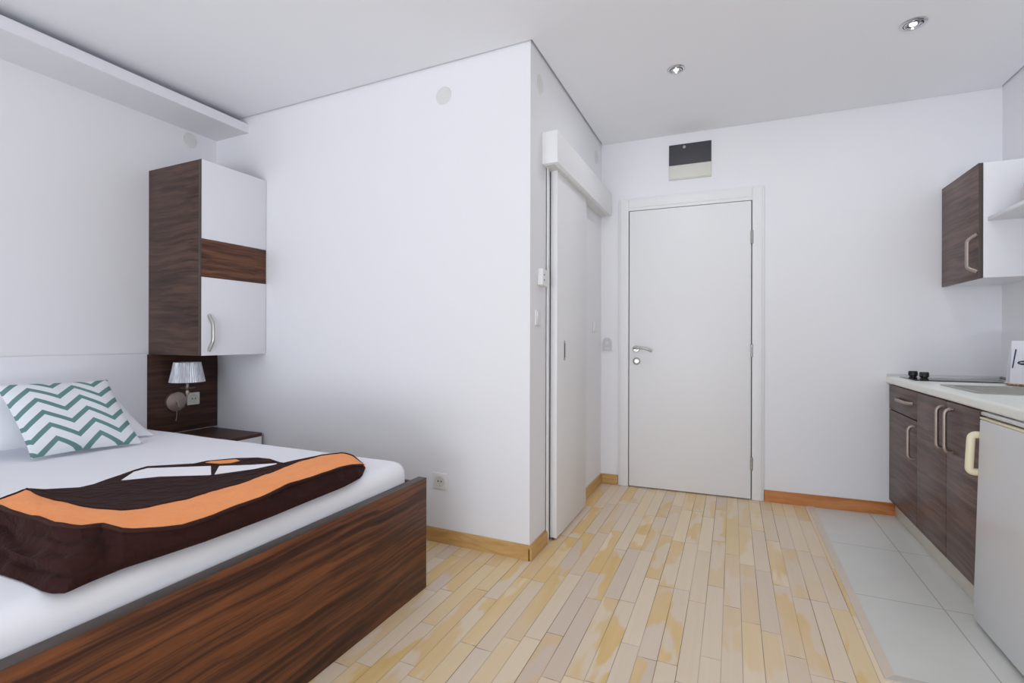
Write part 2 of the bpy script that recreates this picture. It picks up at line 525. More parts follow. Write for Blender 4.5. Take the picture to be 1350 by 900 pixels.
skirt('baseboard_far_left', fp(BX + 0.012), fp(-0.772), nrm, M['skirt'])
skirt('baseboard_far_right', fp(0.191), fp(0.925), nrm, M['skirt_red'], h=0.074)

# ------------------------------------------------------------------ entry door
dr = bmesh.new()
def casing(bm, x0, x1, z1, wd, y0, y1):
    bx(bm, x0, x0 + wd, y0, y1, 0.0, z1, 0.006, 3)
    bx(bm, x1 - wd, x1, y0, y1, 0.0, z1, 0.006, 3)
    bx(bm, x0 + wd, x1 - wd, y0, y1, z1 - wd, z1, 0.006, 3)
casing(dr, -0.770, 0.189, 2.100, 0.066, -0.016, 0.004)
casing(dr, -0.758, 0.177, 2.088, 0.062, -0.022, 0.0)
door1 = struct('door_1', dr, M['door'], **FAR)
WM[door1] = Matrix.Translation((0, DY, 0)) @ Matrix.Rotation(TH, 4, 'Z')
gp = box(-0.697, 0.116, -0.004, 0.003, 0.002, 2.027)
obj('door_gap', gp, M['dark'], door1, local=True)
obj('door_leaf', box(-0.690, 0.109, -0.022, 0.0, 0.008, 2.001, 0.003), M['door'], door1, local=True)
obj('door_head', box(-0.697, 0.116, -0.018, 0.001, 2.006, 2.030, 0.002), M['door'], door1, local=True)
for hz in (1.758, 0.998, 0.243):
    hb = bmesh.new()
    for k in range(3):
        lathe(hb, [(0.0075, -0.014), (0.008, -0.012), (0.008, 0.012), (0.0075, 0.014)], (0.113, -0.026, hz + (k - 1) * 0.029), seg=14)
    bx(hb, 0.104, 0.122, -0.0235, -0.0195, hz - 0.043, hz + 0.043)
    obj('hinge', hb, M['steel'], door1, local=True, label='steel hinge')
hn = bmesh.new()
lathe(hn, [(0.025, 0.0), (0.025, 0.006), (0.022, 0.009), (0.012, 0.010), (0.011, 0.045), (0.0, 0.045)], (-0.642, -0.022, 1.002), (0, -1, 0), 28)
tube(hn, arc_pts([(-0.655, -0.068, 1.008), (-0.63, -0.071, 1.010), (-0.59, -0.071, 1.009), (-0.555, -0.068, 1.000), (-0.527, -0.062, 0.986)], 6), 0.0085, 12)
obj('door_handle', hn, M['steel'], door1, local=True, label='curved steel lever handle')
kh = bmesh.new()
lathe(kh, [(0.026, 0.0), (0.026, 0.006), (0.022, 0.009), (0.010, 0.009), (0.010, 0.012), (0.0, 0.012)], (-0.638, -0.022, 0.914), (0, -1, 0), 28)
obj('lock_rose', kh, M['steel'], door1, local=True, label='round steel lock rose')

# ------------------------------------------------------------------ sliding bathroom door and its pelmet
sd = struct('door_2', box(BX + 0.008, BX + 0.046, 2.462, 3.03, 0.010, 2.02, 0.002), M['door'], origin=(BX, 2.462, 0))
pl = bmesh.new()
lathe(pl, [(0.0, 0.0), (0.011, 0.0), (0.011, 0.003), (0.0, 0.003)], (BX + 0.046, 2.585, 1.055), (1, 0, 0), 20)
lathe(pl, [(0.0, 0.0), (0.011, 0.0), (0.011, 0.003), (0.0, 0.003)], (BX + 0.046, 2.585, 0.965), (1, 0, 0), 20)
bx(pl, BX + 0.046, BX + 0.049, 2.574, 2.596, 0.965, 1.055)
fh = obj('finger_pull', pl, M['steel'], sd)
obj('recess', box(BX + 0.0485, BX + 0.0497, 2.579, 2.591, 0.970, 1.050, 0.0004), M['dark'], fh)
bg_ = bmesh.new()
bx(bg_, BX + 0.022, BX + 0.030, 2.458, 2.70, 0.002, 0.012)
obj('bottom_guide', bg_, M['dark'], sd)
cs = box(BX, BX + 0.010, 2.405, 2.447, 0.0, 1.985, 0.003)
bx(cs, BX, BX + 0.014, 2.405, 2.418, 0.0, 1.985, 0.002)
struct('trim_5', cs, M['door'])
struct('gap_shadow_strip', box(BX, BX + 0.004, 2.449, 2.475, 0.0, 1.985), M['void'])  # dark strip painted in for the shaded gap behind the sliding door
pm = thing('pelmet', 'white box pelmet covering the track above the sliding bathroom door', 'pelmet', (BX, 2.36, 1.975))
obj('cover_board', box(BX, BX + 0.085, 2.350, 3.555, 1.975, 2.140, 0.003), M['door'], pm)
obj('track', box(BX + 0.004, BX + 0.060, 2.37, 3.54, 1.9725, 1.9755), M['disc'], pm)

# ------------------------------------------------------------------ round cover discs
def disc(center, axis, label):
    bm = bmesh.new()
    lathe(bm, [(0.0, 0), (0.047, 0), (0.047, 0.002), (0.044, 0.0045), (0.0, 0.005)], center, axis, 40)
    tag(obj('junction_cover', bm, M['disc'], origin=center), label, 'cover', 'round junction covers')
disc((LX, 2.012, 2.357), (1, 0, 0), 'round pale cover on the left wall above the tall wall cabinet')
disc((-1.396, BY, 2.359), (0, -1, 0), 'round pale cover high on the wide wall behind the bed')
disc((BX, 2.310, 2.369), (1, 0, 0), 'round pale cover above the near end of the sliding door pelmet')
disc((BX, 3.440, 2.383), (1, 0, 0), 'round pale cover near the corner by the entry door, above the pelmet')

# ------------------------------------------------------------------ box above the entry door
ab = thing('fuse_box', 'wall box with dark grey window and cream lower flap above the entry door', 'fuse box', (-0.278, far_y(-0.278), 2.19), TH)
L0 = -0.140
obj('housing', box(L0, -L0, -0.012, 0.0, 0.008, 0.255, 0.002), M['offwhite'], ab, local=True)
obj('window_flap', box(L0 + 0.001, -L0 - 0.001, -0.017, -0.0115, 0.110, 0.254, 0.0015), M['grate'], ab, local=True)
cl = bmesh.new()
lathe(cl, [(0.010, 0), (0.010, 0.002), (0.005, 0.003), (0.0, 0.003)], (-0.037, -0.017, 0.232), (0, -1, 0), 16)
obj('latch', cl, M['steel'], ab, local=True)
obj('lower_flap', box(L0 + 0.002, -L0 - 0.002, -0.018, -0.0115, 0.014, 0.106, 0.002), M['offwhite'], ab, local=True)

# ------------------------------------------------------------------ switches and sockets
def socket(name, label, cat, loc, axis, size=0.080, group=None):
    """square socket: axis 'x' faces +x, 'y' faces -y"""
    t = thing(name, label, cat, loc, 0 if axis == 'y' else R(90), group)
    h = size / 2
    fr = bmesh.new()
    bx(fr, -h, h, -0.010, 0.0, -h, h, 0.005, 3)
    obj('cover_plate', fr, M['plastic'], t, local=True)
    ins = bmesh.new()
    lathe(ins, [(0.030, 0.0), (0.030, 0.002), (0.0235, 0.003), (0.0215, 0.0032), (0.020, 0.0012), (0.0, 0.0008)], (0, -0.0095, 0), (0, -1, 0), 32)
    obj('insert', ins, M['offwhite'], t, local=True)
    for s in (-1, 1):
        hb = bmesh.new()
        lathe(hb, [(0.0, 0), (0.004, 0), (0.004, 0.001), (0.0, 0.001)], (s * 0.0095, -0.0103, 0), (0, -1, 0), 14)
        obj('pin_hole', hb, M['dark'], t, local=True)
        bx_ = box(-0.0025, 0.0025, -0.0125, -0.0103, s * 0.0195 - 0.002, s * 0.0195 + 0.002)
        obj('earth_clip', bx_, M['steel'], t, local=True)
    return t
socket('wall_socket', 'white wall socket low on the wide wall beside the bed foot', 'socket', (-1.409, BY, 0.321), 'y', 0.088)

th = thing('thermostat', 'small white tilted box with two dots on the wall end by the sliding door', 'thermostat', (BX, 2.332, 1.386), R(90))
tb = bmesh.new()
bx(tb, -0.040, 0.040, -0.030, 0.0, -0.042, 0.042, 0.004, 3)
tb.transform(Matrix.Rotation(R(5), 4, 'Y'))
obj('case', tb, M['plastic'], th, local=True)
for dz in (0.012, -0.014):
    d_ = bmesh.new()
    lathe(d_, [(0.0, 0), (0.004, 0), (0.003, 0.002), (0.0, 0.002)], (-0.022, -0.030, dz), (0, -1, 0), 12)
    obj('indicator', d_, M['dark'], th, local=True)

def rocker(label, loc, rz, m, w=0.074, h=0.080, group=None):
    t = thing('light_switch', label, 'switch', loc, rz, group)
    obj('cover_plate', box(-w / 2, w / 2, -0.009, 0.0, -h / 2, h / 2, 0.004, 3), m, t, local=True)
    rk = bmesh.new()
    prism(rk, [(-w * 0.34, -0.009, -h * 0.34), (-w * 0.34, -0.010, -h * 0.34), (-w * 0.34, -0.0145, h * 0.34), (-w * 0.34, -0.009, h * 0.34)], (w * 0.68, 0, 0))
    obj('rocker', rk, m, t, local=True)
    return t
rocker('white light switch below the small tilted box by the sliding door', (BX, 2.286, 1.182), R(90), M['plastic'])
rocker('small white switch beyond the sliding door, close to the corner', (BX, 3.389, 1.158), R(90), M['plastic'], 0.07, 0.075)
ic = thing('intercom', 'pale grey bell unit on the wall between corner and entry door frame', 'bell', (-0.853, far_y(-0.853), 0.985), TH)
ib = bmesh.new()
prism(ib, [(-0.033, 0, 0.0), (0.033, 0, 0.0), (0.033, 0, 0.060), (0.026, 0, 0.085), (0.012, 0, 0.097), (-0.012, 0, 0.097), (-0.026, 0, 0.085), (-0.033, 0, 0.060)], (0, -0.012, 0))
obj('case', ib, M['switchgrey'], ic, local=True)
obj('speaker_slot', box(-0.020, 0.020, -0.0135, -0.012, 0.015, 0.024, 0.0006), M['disc'], ic, local=True)
ig = bmesh.new()
lathe(ig, [(0.0, 0), (0.012, 0), (0.012, 0.003), (0.0, 0.004)], (0, -0.012, 0.060), (0, -1, 0), 20)
obj('button', ig, M['disc'], ic, local=True)

# ------------------------------------------------------------------ ceiling spots
SPOT_W = 3.2
def spot(label, x, y, r, tilt_dir):
    t = thing('ceiling_spot', label, 'spotlight', (x, y, CZ), 0, 'recessed ceiling spotlights')
    rg = bmesh.new()
    lathe(rg, [(r, 0.0), (r, -0.003), (r * 0.92, -0.006), (r * 0.74, -0.006), (r * 0.70, -0.003), (r * 0.70, 0.0)], (x, y, CZ), seg=40, cap=False)
    obj('trim_ring', rg, M['chrome'], t)
    gb = bmesh.new()
    lathe(gb, [(r * 0.66, -0.001), (r * 0.66, -0.007), (r * 0.56, -0.009), (r * 0.52, -0.004), (r * 0.40, -0.0015)], (0, 0, 0), seg=36, cap=False)
    gb.transform(Matrix.Translation((x, y, CZ - 0.001)) @ Matrix.Rotation(R(5), 4, tilt_dir))
    obj('gimbal', gb, M['chrome'], t)
    dk = bmesh.new()
    lathe(dk, [(0.0, 0), (r * 0.70, 0), (r * 0.70, -0.001), (0.0, -0.001)], (x, y, CZ), seg=32)
    obj('recess_plate', dk, M['dark'], t)
    lb = bmesh.new()
    lathe(lb, [(0.0, -0.001), (r * 0.30, -0.001), (r * 0.30, -0.005), (r * 0.20, -0.009), (0.0, -0.010)], (0, 0, 0), seg=28)
    lb.transform(Matrix.Translation((x, y, CZ)) @ Matrix.Rotation(R(4), 4, tilt_dir))
    obj('bulb', lb, M['bulb'], t)
    sl = bpy.data.lights.new('spot_light', 'AREA')
    sl.shape = 'DISK'; sl.size = r * 0.6; sl.energy = SPOT_W; sl.color = (0.93, 0.97, 1.0)
    so = bpy.data.objects.new('spot_light', sl)
    C.objects.link(so); so.parent = t; so.location = (0, 0, -0.0135)
spot('smaller-looking chrome ceiling spotlight nearer the bathroom wall', -0.281, 2.740, 0.046, (1, 0, 0))
spot('chrome ceiling spotlight towards the kitchen wall, further right', 0.749, 2.789, 0.052, (0, 1, 0))

# ------------------------------------------------------------------ bed
BF = -1.2036          # outer face of the foot board
bed = thing('bed', 'double bed with walnut foot board standing against the left wall', 'bed', (LX + 0.05, 0.94, 0))
fb = box(BF - 0.040, BF, 0.085, 1.761, 0.003, 0.474, 0.0012)
fbo = obj('foot_board', fb, M['walnut'], bed)
obj('top_edge', box(BF - 0.0405, BF + 0.0004, 0.0845, 1.7615, 0.4725, 0.4752, 0.0006), M['rim'], fbo)
obj('side_edge', box(BF - 0.0402, BF - 0.0006, 1.7608, 1.7625, 0.003, 0.4725, 0.0004), M['rim'], fbo)
for ya, yb in ((1.736, 1.761), (0.085, 0.110)):
    obj('side_rail', box(LX + 0.033, BF - 0.040, ya, yb, 0.02, 0.455, 0.0015), M['walnut_side'], bed)
obj('slat_base', box(LX + 0.05, BF - 0.042, 0.115, 1.731, 0.26, 0.30), M['walnut_side'], bed)
for xa in (LX + 0.05, -2.2, BF - 0.11):
    for ya in (0.12, 1.68):
        obj('leg', box(xa, xa + 0.05, ya, ya + 0.05, 0.0, 0.26, 0.003), M['walnut_side'], bed)
obj('headboard', box(LX + 0.001, LX + 0.030, 0.085, 1.748, 0.02, 0.981, 0.003), M['headboard'], bed, label='pale laminate headboard')

# mattress with fitted sheet: rounded block with gently uneven faces
def soft_block(x0, x1, y0, y1, z0, z1, r, step=0.035, amp=0.003, seed=0.0):
    bm = bmesh.new()
    bx(bm, x0, x1, y0, y1, z0, z1, r, 6)
    bmesh.ops.triangulate(bm, faces=[f for f in bm.faces if len(f.verts) > 4])
    for _ in range(5):
        es = [e for e in bm.edges if e.calc_length() > step * 1.6]
        if not es:
            break
        bmesh.ops.subdivide_edges(bm, edges=es, cuts=1, use_grid_fill=True)
    bmesh.ops.recalc_face_normals(bm, faces=bm.faces)
    bm.normal_update()
    for v in bm.verts:
        p = v.co
        a = noise.noise(Vector((p.x * 5 + seed, p.y * 3, p.z * 6))) + 0.5 * noise.noise(Vector((p.x * 13, p.y * 9 + seed, p.z * 17)))
        v.co = p + v.normal * a * amp
    return bm
MZ = 0.556
tag(obj('mattress', soft_block(LX + 0.034, BF - 0.046, 0.117, 1.708, 0.302, MZ, 0.055, amp=0.0025), M['sheet'], origin=(-2.2, 0.94, 0.302)),
    'mattress under a smooth white fitted sheet in the walnut bed frame', 'mattress')

# ------------------------------------------------------------------ pillows
def cushion(w, h, t, nx=44, ny=36, seed=0.0, pinch=0.10, amp=0.006, taper=0.0, shear=0.0, back=1.0):
    """soft cushion in its local xy plane, pointed corners, thickness t along z"""
    bm = bmesh.new()
    def P(u, v, s):
        ex, ey = 1 - pinch * (1 - v * v) * abs(u) ** 3, 1 - pinch * (1 - u * u) * abs(v) ** 3
        x, y = u * w / 2 * ex * (1 - taper * (v + 1) / 2), v * h / 2 * ey
        x += shear * y
        z = t / 2 * (max(0.0, 1 - abs(u) ** 2.6) * max(0.0, 1 - abs(v) ** 2.6)) ** 0.55
        n = amp * noise.noise(Vector((x * 9 + seed, y * 9, s * 3.0))) * min(1, 4 * z / t)
        return Vector((x, y, (z + n) if s > 0 else -(z + n) * (back + (1 - back) * max(0.0, v))))
    top = [[bm.verts.new(P(-1 + 2 * i / nx, -1 + 2 * j / ny, 1)) for i in range(nx + 1)] for j in range(ny + 1)]
    bot = [[top[j][i] if i in (0, nx) or j in (0, ny) else bm.verts.new(P(-1 + 2 * i / nx, -1 + 2 * j / ny, -1)) for i in range(nx + 1)] for j in range(ny + 1)]
    for g in (top, bot):
        for j in range(ny):
            for i in range(nx):
                q = [g[j][i], g[j][i + 1], g[j + 1][i + 1], g[j + 1][i]]
                bm.faces.new(q if g is top else q[::-1])
    bmesh.ops.recalc_face_normals(bm, faces=bm.faces)
    return bm

def place(o, ex, ey, origin):
    """orient a local-space object: local x -> ex, local y -> ey"""
    ex = Vector(ex).normalized(); ey = Vector(ey); ey = (ey - ex * ey.dot(ex)).normalized(); ez = ex.cross(ey)
    m = Matrix((ex, ey, ez)).transposed().to_4x4()
    o.matrix_world = Matrix.Translation(Vector(origin)) @ m
    return o
p1 = obj('pillow', cushion(0.74, 0.41, 0.12, seed=3.0, pinch=0.10, taper=0.24, back=0.6), M['pillow'], local=True)
tag(p1, 'plain white bed pillow against the headboard, behind the zigzag cushion', 'pillow')
place(p1, (0.02, 1, -0.05), (-0.72, 0, 0.66), (-2.945, 1.205, 0.716))
p2 = obj('cushion', cushion(0.395, 0.381, 0.115, seed=8.0, pinch=0.05, shear=-0.18, back=0.25), M['chevron'], local=True)
tag(p2, 'square white cushion with teal zigzag stripes leaning on the pillow', 'cushion')
place(p2, (0.055, 0.388, -0.006), (-0.24, -0.035, 0.30), (-2.762, 1.202, 0.7165))

# ------------------------------------------------------------------ throw blanket
def ray_pt(x, y, z=None, X=None):
    d = fw + rt * ((x - 675) / F_PX) - up * ((y - HZ) / F_PX)
    o = Vector((0, 0, CAM_H))
    s = (z - o.z) / d.z if z is not None else (X - o.x) / d.x
    return o + d * s
def ip(tab, x):
    if x <= tab[0][0]:
        (a, b), (c, d) = tab[0], tab[1]
        return b + (d - b) / (c - a) * (x - a)
    for (a, b), (c, d) in zip(tab, tab[1:]):
        if x <= c:
            t = (x - a) / (c - a); t2 = t
            return b + (d - b) * t2
    return tab[-1][1]
tD = [(-60, 750), (0, 757), (30, 767), (55, 779), (68, 782.5), (86, 782), (117, 768), (163, 749), (210, 734), (270, 714), (358, 681), (406, 661), (453, 642), (477, 629), (481, 618)]
tC = [(-60, 655), (0, 668), (14, 676), (47, 683), (70, 691), (105, 695.5), (135, 693), (159, 699), (198, 699), (240, 695), (270, 686), (299, 673.6), (347, 656), (382, 639), (418, 628.6), (453, 615.6), (477, 613), (481, 614.5)]
tB = [(-60, 665), (0, 659), (28, 648), (36, 645), (58, 654.7), (96, 665), (131, 671), (161, 672), (187, 670), (233, 660.5), (270, 651), (280, 647.5), (323, 634.5), (358, 622.7), (387, 610.5), (422, 600.5), (453, 597), (467, 602), (477, 611), (481, 612.5)]
tA = [(-60, 672), (0, 658.5), (36, 643), (58, 644.5), (105, 642), (140, 634), (166, 632.5), (210, 628), (278, 626), (335, 618), (368, 611), (387, 606.5), (422, 599.5), (453, 596.5), (467, 601.5), (477, 610.5), (481, 612)]
zC = [(-60, 0.64), (0, 0.650), (47, 0.655), (80, 0.655), (120, 0.648), (160, 0.637), (200, 0.624), (240, 0.612), (300, 0.612), (360, 0.618), (440, 0.616), (470, 0.600), (481, 0.575)]
zB = [(-60, 0.63), (0, 0.640), (40, 0.645), (80, 0.640), (130, 0.628), (200, 0.615), (300, 0.605), (400, 0.600), (453, 0.598), (470, 0.590), (481, 0.573)]
zA = [(-60, 0.60), (0, 0.632), (40, 0.640), (70, 0.605), (110, 0.580), (180, 0.576), (300, 0.578), (380, 0.588), (453, 0.596), (470, 0.588), (481, 0.572)]
Z0 = MZ + 0.003
xs = [-60, -40, -20] + [i * 5 for i in range(0, 96)] + [478, 481]
rows = []
NF = 24
def lerp(a, b, t):
    return a + (b - a) * t
for x in xs:
    A, B, Cc, D = ray_pt(x, ip(tA, x), ip(zA, x)), ray_pt(x, ip(tB, x), ip(zB, x)), ray_pt(x, ip(tC, x), ip(zC, x)), ray_pt(x, ip(tD, x), Z0)
    out = (D - Vector((D.x - 1, D.y - 0.25, D.z))).normalized()
    hC = max(0.004, Cc.z - Z0)
    row = [lerp(A, B, k / 4) + Vector((0, 0, -0.006 * math.sin(math.pi * k / 4))) for k in range(4)]           # brown top
    row += [lerp(B, Cc, k / 4) + Vector((0, 0, 0.006 * math.sin(math.pi * k / 4))) for k in range(5)]        # orange band
    roll = max(0.0, min(1.0, (112 - x) / 50.0))
    for k in range(1, NF + 1):                                                                               # brown front
        t = k / NF
        b0 = 0.18 * math.sin(math.pi * t ** 1.3)
        g_ = abs(t - 0.60)
        b1 = 0.30 * math.sin(math.pi * t) ** 0.6 - 0.52 * max(0.0, 1 - g_ / 0.13)
        row.append(lerp(Cc, D, t) + out * (hC * lerp(b0, b1, roll)))
    A0 = Vector((A.x, A.y, Z0))
    row += [lerp(D, A0, k / 3) for k in range(1, 4)]
    rows.append(row)
for i, row in enumerate(rows):            # soft folds
    for j, p in enumerate(row):
        if 0 < j < 8 + NF and xs[i] < 470:
            a = noise.noise(Vector((p.x * 14, p.y * 14, p.z * 30))) * 0.0045 + noise.noise(Vector((p.x * 40, p.y * 30, p.z * 60))) * 0.0018
            if j > 8:
                a += noise.noise(Vector((p.x * 7, p.y * 7, p.z * 62))) * 0.016 * max(0.15, min(1.0, (200 - xs[i]) / 120))
            elif j < 4:
                a += noise.noise(Vector(((p.x + p.y * 0.3) * 55, p.y * 7, 0))) * 0.004
            elif 4 < j < 8:
                a += noise.noise(Vector((p.x * 9, p.y * 38, 3.0))) * 0.003
            row[j] = p + Vector((a * 0.6, -a * 0.3, a))
bl = thing('throw_blanket', 'rolled brown plush throw with a broad orange stripe across the foot of the bed', 'blanket', (-1.5, 0.95, MZ))
def strip(j0, j1, close=False, ends=False):
    bm = bmesh.new()
    g = [[bm.verts.new(r[j]) for j in range(j0, j1 + 1)] for r in rows]
    for a, b in zip(g, g[1:]):
        for k in range(len(a) - 1):
            bm.faces.new((a[k], b[k], b[k + 1], a[k + 1]))
    return bm
bm = bmesh.new()
nr = len(rows[0])
g = [[bm.verts.new(p) for p in r] for r in rows]
for a, b in zip(g, g[1:]):
    for k in range(nr):
        if 4 <= k < 8:
            continue
        k2 = (k + 1) % nr
        bm.faces.new((a[k], b[k], b[k2], a[k2]))
bm.faces.new(g[0]); bm.faces.new(g[-1][::-1])
bmesh.ops.recalc_face_normals(bm, faces=bm.faces)
body = obj('brown_body', bm, M['brown'], bl, label='dark brown plush body')
bm = strip(4, 8)
bmesh.ops.recalc_face_normals(bm, faces=bm.faces)
ob = obj('orange_stripe', bm, M['orange'], bl, label='orange plush stripe')
for j, rr in ((4, 0.0035), (8, 0.0055)):
    tb = bmesh.new()
    pts = [r[j] + Vector((0, 0, 0.001)) for r in rows[:-1]]
    tube(tb, pts, rr, 8)
    obj('piping', tb, M['pipe'], bl)
# flat lying back part, with white printed panels
def flat(poly, z0, z1):
    b = bmesh.new()
    prism(b, [ray_pt(x, y, z0) for x, y in poly], (0, 0, z1 - z0))
    return b
obj('flat_back', flat([(120, 641), (140, 633.5), (158, 627.5), (176, 621), (194, 615.8), (256, 612.2), (273, 608.5), (311, 605), (340, 604.3), (356, 606), (369, 610.5), (380, 612), (335, 627), (278, 640), (200, 646)], Z0 - 0.001, Z0 + 0.004), M['brown'], bl, smooth=False)
obj('white_panel', flat([(176.5, 622.3), (194, 617.6), (278, 614.6), (278.5, 633), (210, 636), (150, 640)], Z0 + 0.004, Z0 + 0.006), M['cloth'], bl, smooth=False, label='white panel')
obj('white_panel', flat([(289, 614.6), (330, 613.2), (365, 611), (352, 620), (300, 632), (284, 632), (283, 625.5)], Z0 + 0.004, Z0 + 0.006), M['cloth'], bl, smooth=False, label='white panel')
obj('orange_corner', flat([(271, 609.8), (278, 608.2), (311, 605.6), (316, 607.5), (305, 610.2), (290, 611.2)], Z0 + 0.004, Z0 + 0.006), M['orange'], bl, smooth=False, label='small orange corner')

# ------------------------------------------------------------------ night corner: wall panel, nightstand, cabinet, lamp, socket
PX = LX + 0.020
wp = obj('wall_panel', box(LX + 0.001, PX, 1.751, 2.190, 0.48, 0.974, 0.0015), M['walnut_panel'], origin=(LX, 1.97, 0.48))
tag(wp, 'dark walnut back panel on the wall under the tall wall cabinet', 'panel')
ns = thing('nightstand', 'low nightstand with dark walnut top and white front between bed and wall', 'nightstand', (-2.97, 1.98, 0))
obj('top', box(LX + 0.002, -2.735, 1.772, 2.170, 0.450, 0.472, 0.0015), M['walnut_panel'], ns)
obj('body', box(LX + 0.002, -2.757, 1.775, 2.168, 0.0, 0.450, 0.001), M['walnut_side'], ns)
for za, zb in ((0.05, 0.245), (0.250, 0.4495)):
    df = obj('drawer', box(-2.7565, -2.737, 1.774, 2.169, za, zb, 0.0015), M['lacquer'], ns, label='white drawer front')
    hh = bmesh.new()
    tube(hh, rounded([(-2.737, 1.905, (za + zb) / 2), (-2.713, 1.905, (za + zb) / 2), (-2.713, 2.035, (za + zb) / 2), (-2.737, 2.035, (za + zb) / 2)], 0.015), 0.005, 10)
    obj('handle', hh, M['steel'], df)

KX, KY, K0, K1 = -2.7279, 1.770, 0.9745, 2.083
wc = thing('wall_cabinet', 'tall walnut wall cabinet with two white doors in the corner by the bed', 'cabinet', (-2.97, 1.98, K0))
cb = box(LX + 0.001, KX - 0.020, KY, KY + 0.019, K0, K1, 0.001)
bx(cb, LX + 0.001, KX - 0.020, 2.173, 2.192, K0, K1, 0.001)
bx(cb, LX + 0.001, KX - 0.020, KY + 0.019, 2.173, K0, K0 + 0.018)
bx(cb, LX + 0.001, KX - 0.020, KY + 0.019, 2.173, K1 - 0.018, K1)
bx(cb, LX + 0.001, LX + 0.010, KY + 0.019, 2.173, K0 + 0.018, K1 - 0.018)
bx(cb, KX - 0.021, KX - 0.0195, KY + 0.001, 2.191, K0 + 0.001, K1 - 0.001)
obj('carcass', cb, M['walnut_side'], wc)
obj('front_edge', box(KX - 0.0195, KX, KY, KY + 0.0035, K0, K1, 0.0005), M['rim'], wc)
obj('door', box(KX - 0.019, KX, KY + 0.004, 2.191, 1.638, K1, 0.001), M['lacquer'], wc, label='white upper door')
obj('centre_strip', box(KX - 0.019, KX - 0.002, KY + 0.004, 2.191, 1.4215, 1.6365, 0.001), M['walnut_strip'], wc, label='walnut strip between the doors')
ld_ = obj('door', box(KX - 0.019, KX, KY + 0.004, 2.191, K0, 1.420, 0.001), M['lacquer'], wc, label='white lower door')
hh = bmesh.new()
tube(hh, rounded([(KX, 1.815, 1.207), (KX + 0.028, 1.822, 1.155), (KX + 0.028, 1.822, 1.055), (KX, 1.815, 1.000)], 0.018), 0.0065, 12, rb=0.011)
obj('handle', hh, M['steel'], ld_, label='brushed steel bow handle')

wl = thing('wall_lamp', 'wall lamp with silver pleated shade and round nickel back plate by the bed', 'lamp', (PX, 1.912, 0.675))
bp = bmesh.new()
lathe(bp, [(0.062, 0.0), (0.063, 0.010), (0.060, 0.020), (0.040, 0.026), (0.012, 0.028), (0.009, 0.034), (0.0, 0.036)], (PX, 1.912, 0.675), (1, 0, 0), 40)
obj('back_plate', bp, M['nickel'], wl)
SX, SY = -3.088, 1.921
ar = bmesh.new()
tube(ar, arc_pts([(PX + 0.026, 1.912, 0.69), (PX + 0.042, 1.913, 0.645), (PX + 0.075, 1.916, 0.640), (SX - 0.012, 1.919, 0.675), (SX, SY, 0.722)], 8), 0.0045, 10)
obj('arm', ar, M['nickel'], wl)
cu = bmesh.new()
lathe(cu, [(0.0, 0.720), (0.010, 0.722), (0.012, 0.740), (0.006, 0.752), (0.009, 0.757), (0.044, 0.765), (0.046, 0.769), (0.010, 0.763), (0.008, 0.790), (0.014, 0.795), (0.014, 0.85), (0.0, 0.852)], (SX, SY, 0), seg=32)
obj('candle_cup', cu, M['nickel'], wl)
sh = bmesh.new()
def shade_ring(z, r, n=96, amp=0.0016):
    return [(SX + (r + amp * (1 if k % 2 else -1)) * math.cos(2 * math.pi * k / n), SY + (r + amp * (1 if k % 2 else -1)) * math.sin(2 * math.pi * k / n), z) for k in range(n)]
rg = [[sh.verts.new(p) for p in shade_ring(z, r)] for z, r in ((0.802, 0.0945), (0.806, 0.0945), (0.920, 0.072), (0.924, 0.072), (0.924, 0.069), (0.802, 0.0915))]
for a, b in zip(rg, rg[1:] + rg[:1]):
    for k in range(96):
        sh.faces.new((a[k], a[(k + 1) % 96], b[(k + 1) % 96], b[k]))
bmesh.ops.recalc_face_normals(sh, faces=sh.faces)
obj('lamp_shade', sh, M['shade'], wl)
sp = bmesh.new()
for k in range(3):
    a = k * 2 * math.pi / 3 + 0.3
    tube(sp, [(SX, SY, 0.851), (SX + 0.035 * math.cos(a), SY + 0.035 * math.sin(a), 0.880), (SX + 0.071 * math.cos(a), SY + 0.071 * math.sin(a), 0.918)], 0.0015, 6)
obj('shade_carrier', sp, M['nickel'], wl)
pc = bmesh.new()
tube(pc, arc_pts([(PX + 0.020, 1.912, 0.617), (PX + 0.022, 1.911, 0.590), (PX + 0.022, 1.908, 0.568), (PX + 0.022, 1.905, 0.556)], 5), [0.0016] * 12 + [0.003] * 4, 8)
obj('pull_cord', pc, M['nickel'], wl)
socket('bedside_socket', 'white socket on the walnut panel right of the bedside wall lamp', 'socket', (PX, 2.024, 0.681), 'x', 0.080)

# ------------------------------------------------------------------ kitchen base
CX = 0.872                       # door faces
KW = M['kitchenwood']
def bow_v(y, z0, z1, x=CX, out=0.028, r=0.0055):
    b = bmesh.new()
    tube(b, rounded([(x, y, z1), (x - out, y, z1), (x - out, y, z0), (x, y, z0)], 0.026), r, 12, rb=0.008)
    return b
def bow_h(z, y0, y1, x=CX, out=0.026):
    b = bmesh.new()
    tube(b, rounded([(x, y0, z), (x - out, y0 + 0.015, z), (x - out, y1 - 0.015, z), (x, y1, z)], 0.022), 0.0055, 12, rb=0.009)
    return b
bc = thing('base_cabinet', 'grey-brown kitchen base unit with drawer over door, at the far wall', 'cabinet', (1.14, 3.42, 0))
obj('carcass', box(CX + 0.019, RX - 0.004, 3.176, 3.664, 0.10, 0.806, 0.001), KW, bc)
dw_ = obj('drawer', box(CX, CX + 0.018, 3.178, 3.668, 0.655, 0.800, 0.0015), KW, bc)
obj('handle', bow_h(0.733, 3.240, 3.470), M['nickel'], dw_)
d1 = obj('door', box(CX, CX + 0.018, 3.178, 3.668, 0.098, 0.649, 0.0015), KW, bc)
